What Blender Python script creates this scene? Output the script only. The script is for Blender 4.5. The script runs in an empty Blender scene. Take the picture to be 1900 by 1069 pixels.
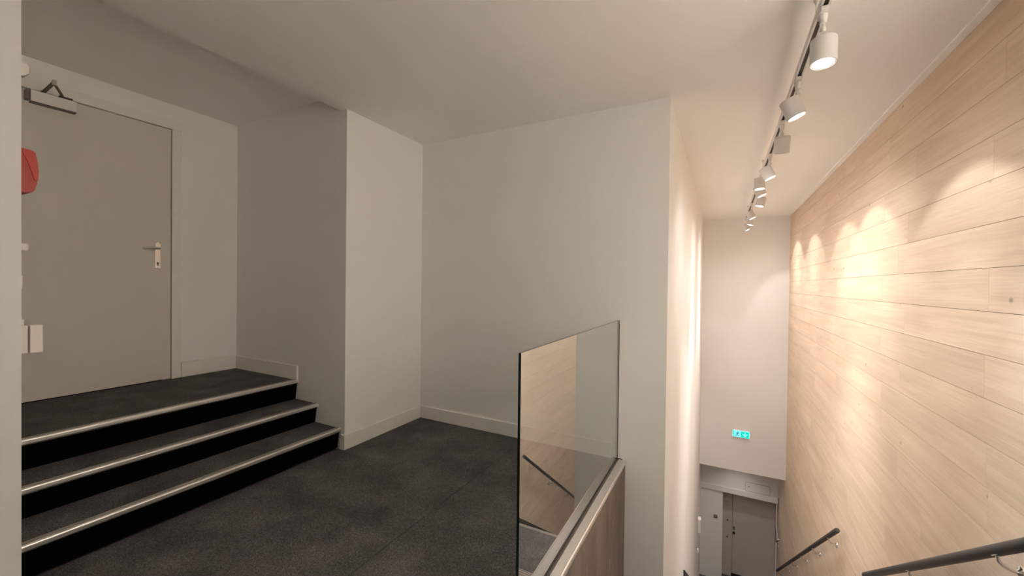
import bpy, bmesh, math, random
from mathutils import Vector, Matrix

# ------------------------------------------------------------------ camera, world, exposure
sc = bpy.context.scene
COL = sc.collection
YAW, PITCH, ROLL = 0.4836, -0.0099, 0.0119
cam_d = bpy.data.cameras.new('camera')
cam_d.sensor_width = 36.0
cam_d.lens = 739.06 / 1900 * 36.0
cam_d.clip_start = 0.02
cam = bpy.data.objects.new('camera', cam_d)
COL.objects.link(cam)
fwd = Vector((-math.sin(YAW) * math.cos(PITCH), math.cos(YAW) * math.cos(PITCH), math.sin(PITCH)))
rt = Vector((math.cos(YAW), math.sin(YAW), 0))
up = rt.cross(fwd)
cr, sr = math.cos(ROLL), math.sin(ROLL)
ax, ay = rt * cr + up * sr, up * cr - rt * sr
cam.matrix_world = Matrix(((ax.x, ay.x, -fwd.x, 0), (ax.y, ay.y, -fwd.y, 0), (ax.z, ay.z, -fwd.z, 0), (0, 0, 0, 1)))
sc.camera = cam

w = bpy.data.worlds.new('world')
sc.world = w
w.use_nodes = True
w.node_tree.nodes['Background'].inputs[0].default_value = (0.9, 0.85, 0.8, 1)
w.node_tree.nodes['Background'].inputs[1].default_value = 0.0

vs = sc.view_settings
vs.view_transform = 'Standard'
vs.look = 'None'
vs.gamma = 1.0
vs.use_curve_mapping = False
vs.exposure = 1.38
sc.cycles.max_bounces = 20
sc.cycles.diffuse_bounces = 16
sc.cycles.transparent_max_bounces = 12

HALL_COL = (0.85, 0.945, 1.0)       # cooler tint of the unseen lamps added over the landing
LAMP_COL = (1.0, 0.955, 0.905)      # warm white track lamps
# light of each lamp: (core, field, spill) in watts
P_WOOD = (14.0, 11.0, 4.0)         # lamps tilted towards the timber wall
P_LEFT = (140.0, 7.0, 18.0)       # lamps over the stairs / left wall
P_MID = (110.0, 4.0, 6.0)         # upright lamp in the middle of the row
P_THIRD = (105.0, 5.0, 20.0)      # third lamp, turned away
P_NEAR = (40.0, 4.0, 5.0)         # nearest lamp
P_HALL = (160.0, 34.0, 4.0)       # unseen lamps added to the track to light the landing
P_LOWER = 9.0                    # recessed downlight of the lower hall
E_GLOBE = 3.0                    # glow of the added opal lamps, unseen above and behind the viewpoint
GLOBE_COL = (1.0, 0.97, 0.95)

# ------------------------------------------------------------------ measured layout (metres, eye at origin)
XD, XC, YA, YB = -4.0145, -2.5386, 2.1027, 2.9698
XL, XW, YE = -0.3311, 1.1036, 8.82
ZF = -1.2843
ZC = ZF + 2.6
XS, ZA = -2.612, 1.4415
XG = -0.66
YN = 0.51
Y2 = 9.70
ZLOW = -6.366
YREAR = -6.5

rnd = random.Random(7)

# ------------------------------------------------------------------ helpers
def new_obj(name, bm, mat, parent=None, smooth=False):
    me = bpy.data.meshes.new(name)
    bmesh.ops.recalc_face_normals(bm, faces=bm.faces)
    bm.to_mesh(me)
    bm.free()
    if mat is not None:
        for m in (mat if isinstance(mat, (list, tuple)) else [mat]):
            me.materials.append(m)
    if smooth:
        for p in me.polygons:
            p.use_smooth = True
        try:
            me.set_sharp_from_angle(angle=math.radians(38))
        except Exception:
            pass
    o = bpy.data.objects.new(name, me)
    COL.objects.link(o)
    if parent is not None:
        o.parent = parent
    return o

def empty(name, loc=(0, 0, 0), parent=None):
    o = bpy.data.objects.new(name, None)
    o.location = loc
    o.empty_display_size = 0.05
    COL.objects.link(o)
    if parent is not None:
        o.parent = parent
    return o

def tag(o, label=None, cat=None, group=None, kind=None):
    if label: o['label'] = label
    if cat: o['category'] = cat
    if group: o['group'] = group
    if kind: o['kind'] = kind
    return o

def struct(o, label=None):
    o['kind'] = 'structure'
    if label: o['label'] = label
    return o

def box(bm, x0, x1, y0, y1, z0, z1, mi=0):
    v = [bm.verts.new(p) for p in ((x0, y0, z0), (x1, y0, z0), (x1, y1, z0), (x0, y1, z0),
                                   (x0, y0, z1), (x1, y0, z1), (x1, y1, z1), (x0, y1, z1))]
    fs = []
    for q in ((3, 2, 1, 0), (4, 5, 6, 7), (0, 1, 5, 4), (1, 2, 6, 5), (2, 3, 7, 6), (3, 0, 4, 7)):
        f = bm.faces.new([v[i] for i in q])
        f.material_index = mi
        fs.append(f)
    return v

def bx(*a, **k):
    bm = bmesh.new()
    box(bm, *a, **k)
    return bm

def bbx(x0, x1, y0, y1, z0, z1, bev=0.002, seg=2):
    bm = bx(x0, x1, y0, y1, z0, z1)
    bmesh.ops.bevel(bm, geom=bm.edges[:], offset=bev, segments=seg, affect='EDGES', profile=0.5)
    return bm

def prism(pts, axis, a, b):
    """Extrude a 2-D polygon along an axis ('X': pts are (y,z); 'Y': (x,z); 'Z': (x,y))."""
    bm = bmesh.new()
    def mk(p, t):
        return {'X': (t, p[0], p[1]), 'Y': (p[0], t, p[1]), 'Z': (p[0], p[1], t)}[axis]
    A = [bm.verts.new(mk(p, a)) for p in pts]
    B = [bm.verts.new(mk(p, b)) for p in pts]
    bm.faces.new(A)
    bm.faces.new(B[::-1])
    n = len(pts)
    for i in range(n):
        j = (i + 1) % n
        bm.faces.new((A[i], B[i], B[j], A[j]))
    return bm

def tube(path, r, n=16, cap=True, bm=None, radii=None):
    bm = bm or bmesh.new()
    P = [Vector(p) for p in path]
    rings = []
    ref = None
    for i, p in enumerate(P):
        t = (P[min(i + 1, len(P) - 1)] - P[max(i - 1, 0)]).normalized()
        if ref is None:
            ref = Vector((0, 0, 1)) if abs(t.z) < 0.9 else Vector((1, 0, 0))
        u = (ref - t * ref.dot(t)).normalized()
        ref = u
        v = t.cross(u)
        rr = radii[i] if radii else r
        rings.append([bm.verts.new(p + (u * math.cos(k * 2 * math.pi / n) + v * math.sin(k * 2 * math.pi / n)) * rr) for k in range(n)])
    for a, b in zip(rings, rings[1:]):
        for k in range(n):
            bm.faces.new((a[k], a[(k + 1) % n], b[(k + 1) % n], b[k]))
    if cap:
        bm.faces.new(rings[0][::-1])
        bm.faces.new(rings[-1])
    return bm

def lathe(prof, n=32, bm=None):
    """Revolve (r,z) profile around Z."""
    bm = bm or bmesh.new()
    rings = []
    for r, z in prof:
        if r < 1e-6:
            rings.append([bm.verts.new((0, 0, z))])
        else:
            rings.append([bm.verts.new((r * math.cos(k * 2 * math.pi / n), r * math.sin(k * 2 * math.pi / n), z)) for k in range(n)])
    for a, b in zip(rings, rings[1:]):
        for k in range(n):
            k2 = (k + 1) % n
            if len(a) == 1 and len(b) == 1: continue
            if len(a) == 1: bm.faces.new((a[0], b[k], b[k2]))
            elif len(b) == 1: bm.faces.new((a[k], a[k2], b[0]))
            else: bm.faces.new((a[k], a[k2], b[k2], b[k]))
    return bm

def xform(bm, M):
    bmesh.ops.transform(bm, matrix=M, verts=bm.verts[:])
    return bm

def share(o, parent, loc=None, name=None):
    c = o.copy()
    COL.objects.link(c)
    c.parent = parent
    if loc is not None: c.location = loc
    return c

# ------------------------------------------------------------------ materials
def srgb(r, g, b):
    f = lambda c: (c / 255 / 12.92) if c / 255 <= 0.04045 else ((c / 255 + 0.055) / 1.055) ** 2.4
    return (f(r), f(g), f(b), 1)

def base_mat(name, col, rough=0.6, metal=0.0, spec=0.5):
    m = bpy.data.materials.new(name)
    m.use_nodes = True
    b = m.node_tree.nodes['Principled BSDF']
    b.inputs['Base Color'].default_value = col if len(col) == 4 else (*col, 1)
    b.inputs['Roughness'].default_value = rough
    b.inputs['Metallic'].default_value = metal
    b.inputs['Specular IOR Level'].default_value = spec
    return m

def N(m, t, **kw):
    n = m.node_tree.nodes.new(t)
    for k, v in kw.items():
        setattr(n, k, v)
    return n

def L(m, a, b):
    m.node_tree.links.new(a, b)

def paint(name, col, bump=0.06, scale=260, rough=0.75, var=0.04, spec=0.25):
    m = base_mat(name, col, rough, 0, spec)
    b = m.node_tree.nodes['Principled BSDF']
    tc = N(m, 'ShaderNodeTexCoord')
    n1 = N(m, 'ShaderNodeTexNoise'); n1.inputs['Scale'].default_value = scale; n1.inputs['Detail'].default_value = 3
    bp = N(m, 'ShaderNodeBump'); bp.inputs['Strength'].default_value = bump; bp.inputs['Distance'].default_value = 0.002
    n2 = N(m, 'ShaderNodeTexNoise'); n2.inputs['Scale'].default_value = 1.3; n2.inputs['Detail'].default_value = 4
    mx = N(m, 'ShaderNodeMix', data_type='RGBA')
    mx.inputs['A'].default_value = tuple(c * (1 - var) for c in col[:3]) + (1,)
    mx.inputs['B'].default_value = tuple(min(1, c * (1 + var)) for c in col[:3]) + (1,)
    L(m, tc.outputs['Object'], n1.inputs['Vector']); L(m, tc.outputs['Object'], n2.inputs['Vector'])
    L(m, n1.outputs['Fac'], bp.inputs['Height']); L(m, bp.outputs['Normal'], b.inputs['Normal'])
    L(m, n2.outputs['Fac'], mx.inputs['Factor']); L(m, mx.outputs['Result'], b.inputs['Base Color'])
    return m

M_wall = paint('white_wall_paint', (0.825, 0.822, 0.818))
M_ceil = paint('ceiling_paint', (0.885, 0.875, 0.865), bump=0.03)
M_trim = paint('white_trim_gloss', (0.80, 0.785, 0.765), bump=0.02, rough=0.45, spec=0.4)
M_cornice = paint('cornice_white', (0.93, 0.925, 0.915), bump=0.01, rough=0.6, var=0.01)
M_door = paint('door_paint', (0.665, 0.63, 0.59), bump=0.03, rough=0.55)
M_grey_door = paint('grey_beige_door_paint', (0.52, 0.49, 0.455), bump=0.03, rough=0.55)
M_dark = base_mat('black_gap', (0.012, 0.010, 0.009), 0.9)
M_lampw = paint('lamp_white_powdercoat', (0.70, 0.69, 0.68), bump=0.02, scale=700, rough=0.5, var=0.01)
M_lampring = base_mat('lamp_ring_white', (0.85, 0.85, 0.85), 0.3)
M_slot = base_mat('track_slot_dark', (0.035, 0.03, 0.028), 0.6)
M_plastic = paint('white_plastic', (0.80, 0.77, 0.74), bump=0.01, rough=0.4, var=0.01)
M_greyplastic = base_mat('grey_plastic', (0.16, 0.15, 0.14), 0.5)
M_red = base_mat('red_plastic', (0.42, 0.022, 0.015), 0.42)
M_red2 = base_mat('red_plastic_cover', (0.50, 0.04, 0.03), 0.5)
M_blackrub = paint('black_riser_rubber', (0.0022, 0.0022, 0.0022), bump=0.03, rough=0.85, spec=0.03)
M_stringer = paint('dark_stringer', (0.022, 0.020, 0.019), bump=0.03, rough=0.6)
M_rail = paint('black_handrail', (0.028, 0.026, 0.026), bump=0.02, scale=900, rough=0.42, spec=0.5)
M_chrome = base_mat('chrome', (0.80, 0.79, 0.77), 0.22, 1.0)
M_steel = base_mat('brushed_steel', (0.62, 0.60, 0.57), 0.38, 1.0)
M_darkmetal = base_mat('bronze_metal', (0.16, 0.13, 0.11), 0.45, 0.8)
M_edge = base_mat('glass_edge_green', (0.006, 0.014, 0.012), 0.25)
M_edge_top = base_mat('glass_edge_polished', (0.09, 0.075, 0.07), 0.3)
M_gasket = base_mat('brown_gasket', (0.10, 0.085, 0.075), 0.6)

def alu():
    m = base_mat('ribbed_aluminium', (0.86, 0.845, 0.83), 0.36, 1.0)
    b = m.node_tree.nodes['Principled BSDF']
    tc = N(m, 'ShaderNodeTexCoord')
    mp = N(m, 'ShaderNodeMapping'); mp.inputs['Scale'].default_value = (400, 8, 400)
    n1 = N(m, 'ShaderNodeTexNoise'); n1.inputs['Scale'].default_value = 1; n1.inputs['Detail'].default_value = 3
    mr = N(m, 'ShaderNodeMapRange'); mr.inputs['To Min'].default_value = 0.28; mr.inputs['To Max'].default_value = 0.46
    L(m, tc.outputs['Object'], mp.inputs['Vector']); L(m, mp.outputs['Vector'], n1.inputs['Vector'])
    L(m, n1.outputs['Fac'], mr.inputs['Value']); L(m, mr.outputs['Result'], b.inputs['Roughness'])
    return m
M_alu = alu()
M_alu_top = base_mat('nosing_grip_strip', (0.30, 0.275, 0.25), 0.6, 0.3)

def carpet(name, c0, c1, c2):
    m = base_mat(name, c1, 0.95, 0, 0.08)
    b = m.node_tree.nodes['Principled BSDF']
    tc = N(m, 'ShaderNodeTexCoord')
    n1 = N(m, 'ShaderNodeTexNoise'); n1.inputs['Scale'].default_value = 160; n1.inputs['Detail'].default_value = 4; n1.inputs['Roughness'].default_value = 0.75
    n2 = N(m, 'ShaderNodeTexNoise'); n2.inputs['Scale'].default_value = 420; n2.inputs['Detail'].default_value = 2
    n3 = N(m, 'ShaderNodeTexNoise'); n3.inputs['Scale'].default_value = 5; n3.inputs['Detail'].default_value = 3
    add = N(m, 'ShaderNodeMath', operation='ADD')
    sub = N(m, 'ShaderNodeMath', operation='MULTIPLY_ADD'); sub.inputs[1].default_value = 0.28; 
    cr_ = N(m, 'ShaderNodeValToRGB')
    e = cr_.color_ramp.elements
    e[0].position = 0.40; e[0].color = (*c0, 1)
    e[1].position = 0.66; e[1].color = (*c2, 1)
    k = e.new(0.53); k.color = (*c1, 1)
    bp = N(m, 'ShaderNodeBump'); bp.inputs['Strength'].default_value = 0.8; bp.inputs['Distance'].default_value = 0.004
    for n in (n1, n2, n3): L(m, tc.outputs['Object'], n.inputs['Vector'])
    half = N(m, 'ShaderNodeMath', operation='MULTIPLY'); half.inputs[1].default_value = 0.42
    h2 = N(m, 'ShaderNodeMath', operation='MULTIPLY'); h2.inputs[1].default_value = 0.42
    L(m, n1.outputs['Fac'], half.inputs[0]); L(m, n2.outputs['Fac'], h2.inputs[0])
    L(m, half.outputs[0], add.inputs[0]); L(m, h2.outputs[0], add.inputs[1])
    sub.inputs[1].default_value = 0.16
    L(m, n3.outputs['Fac'], sub.inputs[0]); L(m, add.outputs[0], sub.inputs[2])
    L(m, sub.outputs[0], cr_.inputs['Fac']); L(m, cr_.outputs['Color'], b.inputs['Base Color'])
    L(m, add.outputs[0], bp.inputs['Height']); L(m, bp.outputs['Normal'], b.inputs['Normal'])
    return m
M_carpet = carpet('charcoal_loop_carpet', (0.036, 0.034, 0.035), (0.122, 0.114, 0.117), (0.32, 0.30, 0.305))

def oak():
    m = base_mat('pale_oak_laminate', (0.55, 0.42, 0.30), 0.5, 0, 0.35)
    b = m.node_tree.nodes['Principled BSDF']
    tc = N(m, 'ShaderNodeTexCoord')
    oi = N(m, 'ShaderNodeObjectInfo')
    off = N(m, 'ShaderNodeVectorMath', operation='SCALE')
    comb = N(m, 'ShaderNodeCombineXYZ')
    L(m, oi.outputs['Random'], comb.inputs['X']); L(m, oi.outputs['Random'], comb.inputs['Y']); L(m, oi.outputs['Random'], comb.inputs['Z'])
    off.inputs['Scale'].default_value = 91.0
    L(m, comb.outputs[0], off.inputs[0])
    addv = N(m, 'ShaderNodeVectorMath', operation='ADD')
    L(m, tc.outputs['Object'], addv.inputs[0]); L(m, off.outputs['Vector'], addv.inputs[1])
    def noise(sx, sy, sz, det, dist=0.0, ro=0.55):
        mp = N(m, 'ShaderNodeMapping'); mp.inputs['Scale'].default_value = (sx, sy, sz)
        n = N(m, 'ShaderNodeTexNoise'); n.inputs['Scale'].default_value = 1.0
        n.inputs['Detail'].default_value = det; n.inputs['Distortion'].default_value = dist; n.inputs['Roughness'].default_value = ro
        L(m, addv.outputs[0], mp.inputs['Vector']); L(m, mp.outputs['Vector'], n.inputs['Vector'])
        return n
    g1 = noise(3, 0.9, 14, 5, 0.9)           # broad cathedral figure
    g2 = noise(20, 2.2, 120, 3, 0.2, 0.7)    # fine grain streaks
    g3 = noise(2, 0.6, 2.2, 2)               # slow tone drift
    r1 = N(m, 'ShaderNodeValToRGB')
    e = r1.color_ramp.elements
    e[0].position = 0.30; e[0].color = (0.655, 0.505, 0.375, 1)
    e[1].position = 0.72; e[1].color = (0.765, 0.625, 0.49, 1)
    k = e.new(0.5); k.color = (0.715, 0.565, 0.432, 1)
    L(m, g1.outputs['Fac'], r1.inputs['Fac'])
    r2 = N(m, 'ShaderNodeMapRange'); r2.inputs['From Min'].default_value = 0.3; r2.inputs['From Max'].default_value = 0.7
    r2.inputs['To Min'].default_value = 0.90; r2.inputs['To Max'].default_value = 1.05
    L(m, g2.outputs['Fac'], r2.inputs['Value'])
    r3 = N(m, 'ShaderNodeMapRange'); r3.inputs['From Min'].default_value = 0.3; r3.inputs['From Max'].default_value = 0.7
    r3.inputs['To Min'].default_value = 0.92; r3.inputs['To Max'].default_value = 1.06
    L(m, g3.outputs['Fac'], r3.inputs['Value'])
    # knots: sparse voronoi cells
    mpk = N(m, 'ShaderNodeMapping'); mpk.inputs['Scale'].default_value = (1.0, 4.2, 5.6)
    vk = N(m, 'ShaderNodeTexVoronoi'); vk.inputs['Scale'].default_value = 1.15
    L(m, addv.outputs[0], mpk.inputs['Vector']); L(m, mpk.outputs['Vector'], vk.inputs['Vector'])
    rk0 = N(m, 'ShaderNodeMapRange'); rk0.inputs['From Min'].default_value = 0.03; rk0.inputs['From Max'].default_value = 0.10
    rk0.inputs['To Min'].default_value = 0.5; rk0.inputs['To Max'].default_value = 0.0
    L(m, vk.outputs['Distance'], rk0.inputs['Value'])
    sepc = N(m, 'ShaderNodeSeparateColor'); L(m, vk.outputs['Color'], sepc.inputs['Color'])
    gt = N(m, 'ShaderNodeMath', operation='GREATER_THAN'); gt.inputs[1].default_value = 0.45
    L(m, sepc.outputs['Red'], gt.inputs[0])
    km = N(m, 'ShaderNodeMath', operation='MULTIPLY'); L(m, rk0.outputs['Result'], km.inputs[0]); L(m, gt.outputs[0], km.inputs[1])
    rk = N(m, 'ShaderNodeMath', operation='SUBTRACT'); rk.inputs[0].default_value = 1.0; L(m, km.outputs[0], rk.inputs[1])
    mu1 = N(m, 'ShaderNodeMath', operation='MULTIPLY'); L(m, r2.outputs['Result'], mu1.inputs[0]); L(m, r3.outputs['Result'], mu1.inputs[1])
    mu2 = N(m, 'ShaderNodeMath', operation='MULTIPLY'); L(m, mu1.outputs[0], mu2.inputs[0]); L(m, rk.outputs[0], mu2.inputs[1])
    ro = N(m, 'ShaderNodeMapRange'); ro.inputs['To Min'].default_value = 0.975; ro.inputs['To Max'].default_value = 1.02
    L(m, oi.outputs['Random'], ro.inputs['Value'])
    mu3 = N(m, 'ShaderNodeMath', operation='MULTIPLY'); L(m, mu2.outputs[0], mu3.inputs[0]); L(m, ro.outputs['Result'], mu3.inputs[1])
    sc_ = N(m, 'ShaderNodeVectorMath', operation='SCALE')
    L(m, r1.outputs['Color'], sc_.inputs[0]); L(m, mu3.outputs[0], sc_.inputs['Scale'])
    L(m, sc_.outputs['Vector'], b.inputs['Base Color'])
    bp = N(m, 'ShaderNodeBump'); bp.inputs['Strength'].default_value = 0.12; bp.inputs['Distance'].default_value = 0.002
    L(m, g2.outputs['Fac'], bp.inputs['Height']); L(m, bp.outputs['Normal'], b.inputs['Normal'])
    return m
M_oak = oak()
M_oakgap = base_mat('plank_joint_dark', (0.10, 0.065, 0.04), 0.9)

def concrete():
    m = base_mat('brown_concrete', (0.22, 0.18, 0.145), 0.8, 0, 0.25)
    b = m.node_tree.nodes['Principled BSDF']
    tc = N(m, 'ShaderNodeTexCoord')
    mp = N(m, 'ShaderNodeMapping'); mp.inputs['Scale'].default_value = (4, 4, 1.1)
    n1 = N(m, 'ShaderNodeTexNoise'); n1.inputs['Scale'].default_value = 1.6; n1.inputs['Detail'].default_value = 7; n1.inputs['Roughness'].default_value = 0.65
    mp2 = N(m, 'ShaderNodeMapping'); mp2.inputs['Scale'].default_value = (40, 40, 7)
    n2 = N(m, 'ShaderNodeTexNoise'); n2.inputs['Scale'].default_value = 1.0; n2.inputs['Detail'].default_value = 4
    cr_ = N(m, 'ShaderNodeValToRGB'); e = cr_.color_ramp.elements
    e[0].position = 0.32; e[0].color = (0.15, 0.122, 0.10, 1); e[1].position = 0.7; e[1].color = (0.245, 0.205, 0.172, 1)
    r2 = N(m, 'ShaderNodeValToRGB'); e2 = r2.color_ramp.elements
    e2[0].position = 0.66; e2[0].color = (0, 0, 0, 1); e2[1].position = 0.76; e2[1].color = (1, 1, 1, 1)
    mx = N(m, 'ShaderNodeMix', data_type='RGBA'); mx.inputs['B'].default_value = (0.42, 0.37, 0.32, 1)
    bp = N(m, 'ShaderNodeBump'); bp.inputs['Strength'].default_value = 0.25; bp.inputs['Distance'].default_value = 0.004
    L(m, tc.outputs['Object'], mp.inputs['Vector']); L(m, mp.outputs['Vector'], n1.inputs['Vector'])
    L(m, tc.outputs['Object'], mp2.inputs['Vector']); L(m, mp2.outputs['Vector'], n2.inputs['Vector'])
    L(m, n1.outputs['Fac'], cr_.inputs['Fac']); L(m, n2.outputs['Fac'], r2.inputs['Fac'])
    L(m, cr_.outputs['Color'], mx.inputs['A']); L(m, r2.outputs['Color'], mx.inputs['Factor'])
    L(m, mx.outputs['Result'], b.inputs['Base Color'])
    L(m, n1.outputs['Fac'], bp.inputs['Height']); L(m, bp.outputs['Normal'], b.inputs['Normal'])
    return m
M_conc = concrete()

def glass():
    """Clear float glass pane: Fresnel mirror over a faintly green clear body."""
    m = bpy.data.materials.new('clear_glass')
    m.use_nodes = True
    nt = m.node_tree
    nt.nodes.remove(nt.nodes['Principled BSDF'])
    out = nt.nodes['Material Output']
    tr = N(m, 'ShaderNodeBsdfTransparent'); tr.inputs[0].default_value = (0.87, 0.90, 0.885, 1)
    gl = N(m, 'ShaderNodeBsdfGlossy'); gl.inputs['Roughness'].default_value = 0.0; gl.inputs['Color'].default_value = (0.97, 0.98, 0.97, 1)
    fr = N(m, 'ShaderNodeFresnel'); fr.inputs['IOR'].default_value = 2.6
    a = N(m, 'ShaderNodeMath', operation='MULTIPLY'); a.inputs[1].default_value = 2.0
    c = N(m, 'ShaderNodeMath', operation='ADD'); c.inputs[1].default_value = 1.0
    d = N(m, 'ShaderNodeMath', operation='DIVIDE')
    ge = N(m, 'ShaderNodeNewGeometry')
    inv = N(m, 'ShaderNodeMath', operation='SUBTRACT'); inv.inputs[0].default_value = 1.0
    mu = N(m, 'ShaderNodeMath', operation='MULTIPLY')
    mx = N(m, 'ShaderNodeMixShader')
    L(m, fr.outputs[0], a.inputs[0]); L(m, fr.outputs[0], c.inputs[0])
    L(m, a.outputs[0], d.inputs[0]); L(m, c.outputs[0], d.inputs[1])
    L(m, ge.outputs['Backfacing'], inv.inputs[1])
    L(m, d.outputs[0], mu.inputs[0]); L(m, inv.outputs[0], mu.inputs[1])
    L(m, mu.outputs[0], mx.inputs[0]); L(m, tr.outputs[0], mx.inputs[1]); L(m, gl.outputs[0], mx.inputs[2])
    L(m, mx.outputs[0], out.inputs['Surface'])
    return m
M_glass = glass()

def emit(name, col, s):
    m = base_mat(name, col, 0.4)
    b = m.node_tree.nodes['Principled BSDF']
    b.inputs['Emission Color'].default_value = (*col[:3], 1)
    b.inputs['Emission Strength'].default_value = s
    return m
M_lens = emit('lit_lamp_lens', (1.0, 0.97, 0.92), 6.0)
M_globe = bpy.data.materials.new('added_globe_opal'); M_globe.use_nodes = True
M_globe.node_tree.nodes['Principled BSDF'].inputs['Base Color'].default_value = (0.9, 0.88, 0.85, 1)
M_globe.node_tree.nodes['Principled BSDF'].inputs['Emission Color'].default_value = (*GLOBE_COL, 1)
M_globe.node_tree.nodes['Principled BSDF'].inputs['Emission Strength'].default_value = E_GLOBE  # glow of the two added globe lamps
def sign_mat(name, em, s_):
    m = emit(name, em, s_)
    m.node_tree.nodes['Principled BSDF'].inputs['Base Color'].default_value = tuple(c * 0.12 for c in em) + (1,)
    return m
M_sg = sign_mat('sign_green', (0.0, 0.76, 0.60), 0.36)
M_sw = sign_mat('sign_white', (0.28, 1.0, 1.0), 0.40)
M_sd = sign_mat('sign_teal', (0.0, 0.25, 0.36), 0.36)

# ------------------------------------------------------------------ structure
# upper floor slab and its carpet
bm = bmesh.new()
box(bm, XC - 0.1, XG - 0.02, YREAR, YB, ZF - 0.25, ZF - 0.012)
box(bm, XG - 0.02, XW + 0.012, YREAR, 1.30, ZF - 0.25, ZF - 0.012)
floor = struct(new_obj('floor', bm, M_dark), 'upper landing floor with charcoal loop carpet')
SEAM = -1.427
for (x0, x1, y0, y1) in ((XC - 0.06, SEAM - 0.003, YREAR, YB - 0.001), (SEAM + 0.003, XG - 0.016, YREAR, YB - 0.001),
                         (XG - 0.0145, XW - 0.001, YREAR, 1.318)):
    new_obj('carpet_strip', bbx(x0, x1, y0, y1, ZF - 0.0115, ZF, 0.0015, 1), M_carpet, floor)

# walls
struct(new_obj('wall_left', bx(XD - 0.3, XC, YREAR - 0.2, YN, ZF - 0.3, ZA + 0.3), M_wall), 'pale wall at the left edge of the landing')
struct(new_obj('wall_alcove', bx(XD - 0.3, XC, YA, YB + 0.15, ZF - 0.3, ZA + 0.3), M_wall), 'white projecting wall block beside the three steps')
bm = bmesh.new()
box(bm, XC - 0.05, XL, YB, YB + 0.15, ZF - 0.3, ZC + 0.1)
box(bm, XG - 0.02, XL, YB, YB + 0.15, ZLOW - 0.1, ZF - 0.3)
struct(new_obj('wall_back', bm, M_wall), 'grey white back wall behind the glass panel')
struct(new_obj('wall_stairwell_left', bx(XL - 0.15, XL, YB + 0.15, 10.2, ZLOW - 0.1, ZC + 0.1), M_wall), 'tall warm lit white wall on the left of the stairwell')
struct(new_obj('wall_end', bx(XL, XW + 0.012, YE, 10.2, -3.558, ZC + 0.1), M_wall), 'tall white wall at the far end of the stairwell')
wall_right = struct(new_obj('wall_right', bx(XW + 0.012, XW + 0.2, YREAR - 0.2, 10.3, ZLOW - 0.1, ZC + 0.1), M_oakgap), 'pale oak plank wall along the stairs')
struct(new_obj('wall_rear', bx(XC - 0.05, XW + 0.2, YREAR - 0.2, YREAR, ZF - 0.3, ZC + 0.1), M_wall), 'white wall behind the viewpoint')
# door wall, with an opening for the leaf
DY0, DY1, DZ1 = 0.715, 1.5955, 1.2305
Z3 = -0.8169
bm = bmesh.new()
box(bm, XD - 0.16, XD, DY1 + 0.006, YA, ZF, ZA + 0.1)
box(bm, XD - 0.16, XD, YN, DY0 - 0.006, ZF, ZA + 0.1)
box(bm, XD - 0.16, XD, DY0 - 0.006, DY1 + 0.006, DZ1 + 0.006, ZA + 0.1)
struct(new_obj('wall_door', bm, M_wall), 'shaded wall around the flush door at the top of the steps')
struct(new_obj('ceiling', bx(XS, XW + 0.2, YREAR - 0.2, YE + 0.1, ZC, ZC + 0.12), M_ceil), 'flat white main ceiling')
struct(new_obj('ceiling_alcove', bx(XD - 0.3, XS, YN - 0.05, YA + 0.05, ZA, ZA + 0.1), M_ceil), 'shaded ceiling above the three steps')
struct(new_obj('wall_concrete', bx(XG - 0.02, -0.604, 1.30, YB, -3.4, ZF - 0.012), M_conc), 'bare brown concrete edge below the glass panel')
# lower hall
struct(new_obj('wall_lintel', bx(XL, XW + 0.012, Y2, Y2 + 0.25, -4.30, -3.558), M_wall), 'shaded wall band with a small hatch below the stairwell end wall')
struct(new_obj('trim_1', bbx(XL, XW - 0.012, Y2 - 0.022, Y2 + 0.25, -4.415, -4.3005, 0.003), M_trim), 'pale beam edge over the recessed lower doorway')
struct(new_obj('wall_lower_panel', bx(XL, 0.10, Y2 + 0.02, Y2 + 0.30, ZLOW, -4.4155), M_wall), 'pale side panel left of the lower doorway')
struct(new_obj('wall_far', bx(XL, XW + 0.012, Y2 + 0.30, Y2 + 0.5, ZLOW, -3.55), M_grey_door), 'shaded back of the lower doorway recess')
struct(new_obj('floor_lower', bx(XL - 0.1, XW + 0.1, 8.86, 10.2, ZLOW - 0.2, ZLOW), M_carpet), 'dark floor at the foot of the stairs')
# ceiling cornice strip along the timber wall
struct(new_obj('trim_2', bbx(XW - 0.046, XW - 0.0005, YREAR, YE, ZC - 0.012, ZC - 0.0001, 0.002, 1), M_cornice), 'thin white strip between ceiling and oak wall')

# baseboards
bbh = ZF + 0.113
bm = bbx(XC - 0.0005, XC + 0.014, YA - 0.014, YB - 0.0145, ZF, bbh, 0.003)
o = struct(new_obj('baseboard_alcove', bm, M_trim), 'white skirting on the projecting wall block')
new_obj('return_piece', prism([(XC - 0.048, ZF), (XC - 0.0006, ZF), (XC - 0.0006, bbh), (XC - 0.035, bbh)], 'Y', YA - 0.014, YA), M_trim, o)
struct(new_obj('baseboard_back', bbx(XC, XG - 0.04, YB - 0.014, YB + 0.001, ZF, bbh, 0.003), M_trim), 'white skirting along the back wall')
struct(new_obj('baseboard_steps', bbx(XD + 0.0145, -3.104, YA - 0.014, YA + 0.001, Z3, Z3 + 0.118, 0.003), M_trim), 'white skirting at the top of the three steps')
struct(new_obj('baseboard_door', bbx(XD - 0.001, XD + 0.014, 1.668, YA - 0.0005, Z3, Z3 + 0.125, 0.003), M_trim), 'white skirting right of the flush door')

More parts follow.
